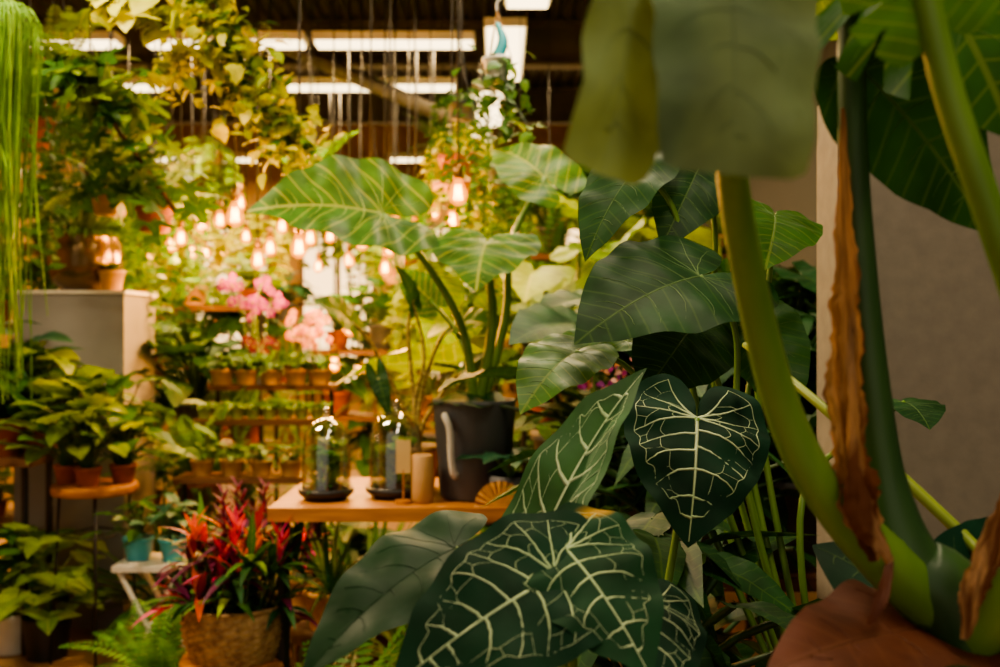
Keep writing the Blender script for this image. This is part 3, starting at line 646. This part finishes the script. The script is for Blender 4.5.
# ------------------------------------------------------------------ central table
table('display_table',-.68,.28,2.92,3.55,.79,.04,lr=.02)
def cloche(x,y,r,h,seed):
    mb=MB();lathe(mb,'black',(0,0,0),[(.001,0),(r*.8,0),(r*1.12,.02),(r*1.15,.032),(r*1.08,.036),(r*1.0,.028),(.001,.028)],32)
    lathe(mb,'soil',(0,0,0),[(r*.92,.03),(r*.5,.045),(.001,.05)],20)
    lathe(mb,'glass',(0,0,0),[(r,.03),(r,.1),(r*.99,h*.6),(r*.9,h*.8),(r*.65,h*.93),(r*.3,h*.99),(.001,h)],32)
    lathe(mb,'glass',(0,0,h),[(.001,-.002),(.008,0),(.007,.008),(.014,.018),(.014,.028),(.001,.034)],14)
    q=random.Random(seed)
    for i in range(60):
        a=i*2.4;el=q.uniform(.2,1.3);blade(mb,q.choice(['mid','lime','fern','lime']),(math.cos(a)*.02,math.sin(a)*.02,.04),(math.cos(a)*math.cos(el),math.sin(a)*math.cos(el),math.sin(el)),q.uniform(.05,.085),.016,.8)
    for i in range(12):
        a=i*2.4;b=V((math.cos(a)*.01,math.sin(a)*.01,.04));p=b+V((math.cos(a)*.03,math.sin(a)*.03,q.uniform(.06,.14)));tube(mb,'stem',[b,p],.0018,4,1)
        for j in range(3): leaf(mb,q.choice(['lime','fern']),p,p+V((math.cos(a+j*2),math.sin(a+j*2),.3))*.03,(0,-.5,1),'round',2,10)
    mb.obj('glass_cloche_terrarium',(x,y,.79))
cloche(-.535,3.08,.074,.25,1);cloche(-.325,3.12,.082,.27,2)
mb=MB();tube(mb,'wood',[(0,0,0),(0,0,.1)],.003,6,1);box(mb,'tag',-.022,.022,-.002,.002,.09,.19);lathe(mb,'wood',(0,0,0),[(.001,0),(.025,0),(.025,.01),(.001,.01)],16);mb.obj('plant_label_card',(-.29,3.0,.79),smooth=False)
D=3.12
mb=MB();lathe(mb,'char',(0,0,0),[(.001,0),(.1,0),(.108,.01),(.13,.295),(.133,.305),(.12,.305),(.118,.27)],40);lathe(mb,'soil',(0,0,0),[(.119,.275),(.001,.28)],24)
px=-.08
tube(mb,'white',[V((-.080,-.098,.25)),V((-.085,-.125,.262)),V((-.07,-.135,.22)),V((-.066,-.13,.13)),V((-.058,-.12,.085)),V((-.052,-.09,.085))],.011,8,6)
o0=V((px,D,.79))
def L0(u,v,d): return S(u,v,d)-o0
def stemleaf(mb,pts,r0,r1,tip,up,shape,lm,vm,w,sm='stem',ns=.8,**k):
    tube(mb,sm,pts,[r0,r1],8,8); hero(mb,lm,vm,pts[-1],tip,up,shape,vs=ns,net=False,w=w,**k)
b=V((0,0,.27))
stemleaf(mb,[b,L0(463,330,3.08),L0(425,262,3.05),L0(382,214,3.0)],.016,.008,L0(246,212,2.9),(.1,-.75,.6),'ear','aloc','stemy',.9,bend=.08,fold=.3,wave=.03,ns=.6)
stemleaf(mb,[b+V((.01,0,0)),L0(492,330,3.1),L0(490,280,3.06),L0(486,243,3.0)],.018,.009,L0(476,292,2.82),(0,-.5,1),'ear','aloc','stemy',1.3,bend=.10,fold=.1,wave=.04,ns=.6)
stemleaf(mb,[b+V((.02,.02,0)),L0(505,320,3.15),L0(512,240,3.15),L0(545,178,3.2)],.016,.008,L0(492,150,3.35),(0,-.6,.7),'ear','aloc','stemy',1.0,bend=.1,ns=.6)
stemleaf(mb,[b+V((-.02,0,0)),L0(470,370,3.12),L0(455,330,3.2),L0(430,300,3.3)],.010,.006,L0(395,270,3.3),(0,-.8,.5),'heart','aloc','stemy',1.0,ns=.6)
mb.obj('potted_elephant_ear',o0)
mb=MB();o0=V((-.275,3.32,.79));potl(mb,'tan',.075,.14)
b=V((0,0,.125));z=[((400,400),(372,345),(352,322)),((412,380),(408,330),(413,300)),((420,400),(440,340),(462,322)),((404,420),(385,395),(378,378)),((415,400),(424,350),(400,260)),((425,420),(448,385),(462,372))]
tips=[(312,300),(395,265),(495,325),(390,418),(420,220),(490,352)]
for i,(c,t) in enumerate(zip(z,tips)):
    stemleaf(mb,[b]+[L0(a,e,3.3-.05*j) for j,(a,e) in enumerate(c)],.008,.005,L0(t[0],t[1],3.1 if i!=3 else 3.2),(-.1,-.7,.6),'arrow' if i%2 else 'heart','mid' if i not in(3,) else 'dark','veing',.9,sm='zeb',ns=.7)
mb.obj('potted_zebra_alocasia',o0)
mb=MB();lathe(mb,'tan',(0,0,0),[(.001,0),(.03,0),(.034,.01),(.034,.14),(.03,.145),(.026,.14),(.026,.1)],20);mb.obj('ceramic_vase',(-.235,3.02,.79))
mb=MB();lathe(mb,'char',(0,0,0),[(.001,0),(.05,0),(.066,.03),(.07,.085),(.064,.085),(.06,.05)],28);lathe(mb,'soil',(0,0,0),[(.062,.07),(.001,.075)],20)
q=random.Random(3)
for i in range(12):
    a=i*2.4;p=V((math.cos(a)*.05,math.sin(a)*.05,.13+.02*q.random()));tube(mb,'stem',[(0,0,.07),p],.003,4,1,False);leaf(mb,'blue',p,p+V((math.cos(a),math.sin(a),-.1))*.12,(0,-.3,1),'ovate',3,20)
mb.obj('potted_aglaonema',(.03,3.02,.79))
mb=MB()
vs=[(0,0,0)];fs=[];
for i in range(25):
    a=math.pi*i/24;vs.append((-.075*math.cos(a),.0+(.008 if i%2 else 0),.075*math.sin(a)))
for i in range(24): fs.append((0,1+i,2+i))
mb.add(vs,fs,'wicky');mb.add([(v[0],v[1]+.012,v[2]) for v in vs],[f[::-1] for f in fs],'wicky');mb.obj('straw_shell_fan',(.0,2.935,.79),smooth=False)
# ------------------------------------------------------------------ mid-right plants (floor standing)
table('back_bench',-.1,1.1,3.85,4.3,.6,mat='woodd')
put('tall_elephant_ear',mB5,(.30,4.1,.6),1,1.3);put('potted_monstera',mB6,(.75,4.0,.6),2,1.25);stand('tall_plant_stand',.45,4.7,.75,.18);put('tall_elephant_ear',mB5,(.45,4.7,.75),3,1.4)
mbig=bush('potted_philodendron','dark',34,.5,.22,'heart',seed=21,pot=('char',.14,.24),up=.8,rings=4,seg=26)
mbig2=bush('potted_caladium','mid',30,.5,.2,'arrow',seed=22,pot=('char',.13,.22),up=.8,rings=4,seg=26,w=1.2)
mbig3=bush('potted_syngonium','dark',44,.5,.2,'arrow',seed=23,pot=('char',.13,.22),up=.85,rings=4,seg=26,w=1.2)
mbl=bush('potted_peace_lily','dark',70,.42,.22,'lance',seed=23,pot=('char',.12,.2),up=.85,rings=3,seg=20,w=1.3)
table('long_bench',.15,1.35,2.65,3.05,.65,mat='woodd')
put('dark_philodendron',mbig,(.42,2.85,.65),0,1.05);put('dark_syngonium',mbig3,(.82,2.87,.65),1,1.1);put('dark_syngonium',mbig3,(.55,2.83,.65),2.4,1.1);put('dark_philodendron',mbig,(1.15,2.9,.65),2,1.0)
stand('low_plant_stand',.24,1.55,.45,.15)
put('low_peace_lily',mbl,(.24,1.55,.45),0,.9)
stand('low_plant_stand',.40,2.3,.6,.15);put('potted_peace_lily',mbl,(.40,2.3,.6),1,.85)
table('far_bench',.15,1.4,3.3,3.62,.6,mat='woodd')
put('potted_caladium',mbig2,(.42,3.45,.6),.5,1.1);put('potted_dracaena',mG1,(.75,3.45,.6),.5,2);put('dark_philodendron',mbig,(1.05,3.45,.6),.5,1.2)
mb=MB();q=random.Random(2);potl(mb,'char',.06,.09)
for i in range(3):
    a=i*2.1;e=V((.05*math.cos(a),.05*math.sin(a),.5+.05*i));tube(mb,'stem',[(0,0,.08),V((0,0,.3)),e],.003,5,4)
    for j in range(60):
        p=e+V((q.gauss(0,.02),q.gauss(0,.02),q.uniform(-.1,.02)));leaf(mb,'orchw' if j%2 else 'orch',p,p+V((q.uniform(-1,1),q.uniform(-1,1),-.6)).normalized()*.02,(0,-1,.3),'ovate',1,8)
for i in range(14):
    a=i*2.4;blade(mb,'mid',(0,0,.08),(math.cos(a),math.sin(a),1.3),.3,.04,1.2)
stand('slim_plant_stand',.24,2.45,.72,.08);mb.obj('pink_flowering_plant',(.24,2.45,.72))
# ------------------------------------------------------------------ partition
mb=MB();box(mb,'panel',.608,1.75,1.80,1.92,0,1.735);mb.obj('partition_wall',smooth=False)
# ------------------------------------------------------------------ foreground bench + heroes
table('foreground_bench',-.2,.85,.62,1.25,.5,mat='wood',lr=.02)
def heroplant(name,pot,leaves):
    o=V(pot[2]);mb=MB();potl(mb,pot[0],pot[1],.16,seg=32)
    for L in leaves:
        base=S(*L['b'])-o;tip=S(*L['t'])-o;c=V((0,0,.14))
        mid=[S(*q)-o for q in L.get('via',[])]
        if not mid: mid=[c.lerp(base,.6)+V((0,.03,-.02))]
        tube(mb,L.get('sm','stem'),[c]+mid+[base],L.get('r',[.006,.004]),8,8)
        hero(mb,L.get('m','anth'),L.get('v','vein'),base,tip,L['up'],L.get('s','heart'),vs=L.get('vs',1),net=L.get('net',True),w=L.get('w',1),bend=L.get('bend',.08),fold=L.get('fold',.12),wave=L.get('wave',.02),droop=L.get('droop',.25),seed=L.get('seed',1))
    return mb.obj(name,o)
heroplant('velvet_anthurium',('terra',.1,(.1,.98,.5)),[
 dict(b=(566,549,.95),t=(652,680,.86),up=(.25,-.9,.55),w=1.05,m='anthspot',vs=.95,wave=.035),
 dict(b=(556,576,.92),t=(388,692,.84),up=(0,-.8,.7),w=.9,seed=2,vs=.95,wave=.03),
 dict(b=(540,545,1.04),t=(647,368,1.14),up=(-.6,-.9,.1),w=.40,m='anthl',seed=3,fold=.3,vs=1.4),
 dict(b=(697,418,1.25),t=(688,548,1.16),up=(0,-1,.35),w=1.15,seed=4,vs=1.1,fold=.05,wave=.035),
 dict(b=(455,548,.98),t=(300,680,.84),up=(-.3,-.75,.6),w=.62,m='plain',v='plain',vs=.4,net=False,seed=5),
 dict(b=(650,600,.98),t=(640,720,.86),up=(.3,-.8,.5),w=.9,seed=6,vs=.9),
])
o=V((.42,.95,.5));mb=MB();potl(mb,'char',.14,.2,seg=32)
def w(u,v,d): return S(u,v,d)-o
tube(mb,'stemd',[(0,0,.18),w(960,640,.86),w(905,560,.86),w(882,470,.86),w(866,330,.85),w(853,150,.84),w(852,-40,.83)],[.04,.034,.03,.018,.014,.012,.011],16,8)
tube(mb,'stem',[w(935,600,.86),w(870,545,.84),w(815,478,.82),w(780,400,.8),w(752,290,.76),w(733,180,.7),w(728,60,.6)],[.03,.021,.017,.0145,.0125,.011,.008],16,8)
tube(mb,'stem',[w(960,640,.86),w(1080,500,.75),w(1030,330,.7),w(985,200,.68),w(948,90,.67),w(922,-20,.66)],[.03,.014,.012,.0105,.010,.009],14,8)
tube(mb,'stemy',[w(990,580,.9),w(975,548,.95),w(885,462,1.0),w(800,388,1.1),w(745,345,1.25)],[.007,.006,.006,.005,.004],10,8)
f=lambda m,b,t,up,sh,wd,vm='veing',**k: hero(mb,m,vm,w(*b),w(*t),up,sh,w=wd,net=False,vs=.4,**k)
f('grey',(729,-40,.58),(733,184,.52),(0,-1,.1),'blunt',.80,'grey',bend=.06,fold=.12,wave=.03)
f('grey',(628,-60,.62),(598,184,.56),(.5,-1,.1),'blunt',.48,'grey',bend=.08,fold=.15,wave=.03,seed=4)
tube(mb,'stemd',[w(728,60,.6),w(729,-40,.58)],.006,8,2)
tube(mb,'stemd',[w(728,60,.6),w(690,-60,.6),w(628,-60,.62)],.004,8,4)
f('lime',(852,-40,.83),(770,45,.95),(0,-.9,-.4),'ear',.8)
f('mid',(905,-60,.8),(1010,130,.78),(-.2,-.9,.3),'monst',1.2,'veing')
f('dark',(862,70,.86),(985,232,.88),(-.2,-.9,.3),'ovate',1.1)
f('mid',(922,-20,.66),(860,-160,.66),(0,-1,0),'monst',1.0)
tube(mb,'stemd',[w(853,150,.84),w(858,100,.85),w(862,70,.86)],.004,6,3)
ribbon(mb,'dry',[w(843,108,.82),w(845,200,.815),w(847,300,.81),w(847,400,.81),w(856,480,.80),w(875,562,.80)],[.0015,.005,.008,.012,.015,.013,.020,.004],(-.2,-1,0),fold=-.7,wave=.4,n=16)
ribbon(mb,'dry',[w(850,250,.825),w(856,400,.80),w(864,500,.785),w(892,562,.785)],[.001,.005,.014,.005],(.7,-1,0),fold=-.6,wave=.4,n=16,seed=4)
ribbon(mb,'dry',[w(1010,480,.8),w(995,540,.8),w(975,590,.79),w(965,640,.79)],[.002,.010,.011,.003],(-.3,-1,.2),fold=-.6,wave=.35,n=12,seed=5)
ribbon(mb,'rust',[w(890,560,.82),w(880,600,.8),w(868,625,.8)],[.003,.006,.002],(0,-1,0),wave=.3)
f('rust',(968,628,.90),(765,674,.74),(.1,-.3,.95),'ovate',.8,'rust',bend=.05,fold=.1)
f('anth',(960,640,.9),(812,545,1.0),(.2,-.9,.4),'ovate',1.2)
f('anth',(940,600,.93),(1010,520,1.0),(.2,-.9,.4),'ovate',1.0)
mb.obj('giant_monstera',o)
heroplant('heartleaf_philodendron',('char',.11,(.5,1.5,.45)),[
 dict(b=(700,276,1.5),t=(574,345,1.38),up=(-.1,-.7,.7),w=1.05,m='dark',v='veing',vs=.4,net=False,via=[(745,480,1.5),(735,330,1.52)]),
 dict(b=(640,165,1.6),t=(585,262,1.5),up=(-.4,-.8,.4),w=.7,m='dark',v='veing',vs=.4,net=False,via=[(700,420,1.6),(680,230,1.62)]),
 dict(b=(700,165,1.7),t=(660,250,1.6),up=(.1,-.9,.4),w=.8,m='dark',v='veing',vs=.4,net=False,via=[(720,420,1.7),(715,230,1.7)]),
 dict(b=(775,215,1.6),t=(765,270,1.45),up=(.1,-.7,.6),w=.9,m='mid',v='veing',vs=.4,net=False,via=[(760,420,1.6),(770,270,1.62)]),
 dict(b=(575,352,1.6),t=(520,415,1.45),up=(-.2,-.8,.5),w=.75,m='mid',v='veing',vs=.4,net=False,via=[(680,460,1.6),(630,370,1.6)]),
 dict(b=(625,340,1.7),t=(530,352,1.7),up=(0,-.5,.9),w=.5,m='mid',v='stemy',vs=.4,net=False,via=[(700,460,1.7),(670,380,1.7)]),
 dict(b=(905,402,1.6),t=(930,430,1.5),up=(0,-.7,.6),w=1.1,m='dark',v='veing',vs=.4,net=False,via=[(800,520,1.5),(850,440,1.6)]),
 dict(b=(690,330,1.6),t=(640,400,1.5),up=(0,-.9,.3),w=1.1,m='dark',v='veing',vs=.4,net=False,via=[(740,460,1.6),(710,360,1.6)]),
 dict(b=(760,330,1.65),t=(790,420,1.6),up=(0,-.9,.3),w=1.0,m='dark',v='veing',vs=.4,net=False,via=[(750,460,1.6)]),
])
# ------------------------------------------------------------------ camera, world
w_=bpy.data.worlds.new('shop_warm_fill');bpy.context.scene.world=w_;w_.use_nodes=True  # even warm fill, added through the open side behind the camera
bg=w_.node_tree.nodes['Background'];bg.inputs[0].default_value=(1,.86,.66,1);bg.inputs[1].default_value=.52
cam=bpy.data.cameras.new('camera');co=bpy.data.objects.new('camera',cam);bpy.context.scene.collection.objects.link(co)
co.location=(0,0,CAMZ);co.rotation_euler=(math.pi/2,0,0);cam.lens=36;cam.sensor_width=36;cam.clip_start=.02
cam.dof.use_dof=True;cam.dof.focus_distance=1.35;cam.dof.aperture_fstop=4.2
bpy.context.scene.camera=co
vs_=bpy.context.scene.view_settings;vs_.exposure=-.02;vs_.gamma=1.1
try: vs_.look='AgX - Medium High Contrast'
except Exception as e: print(e)
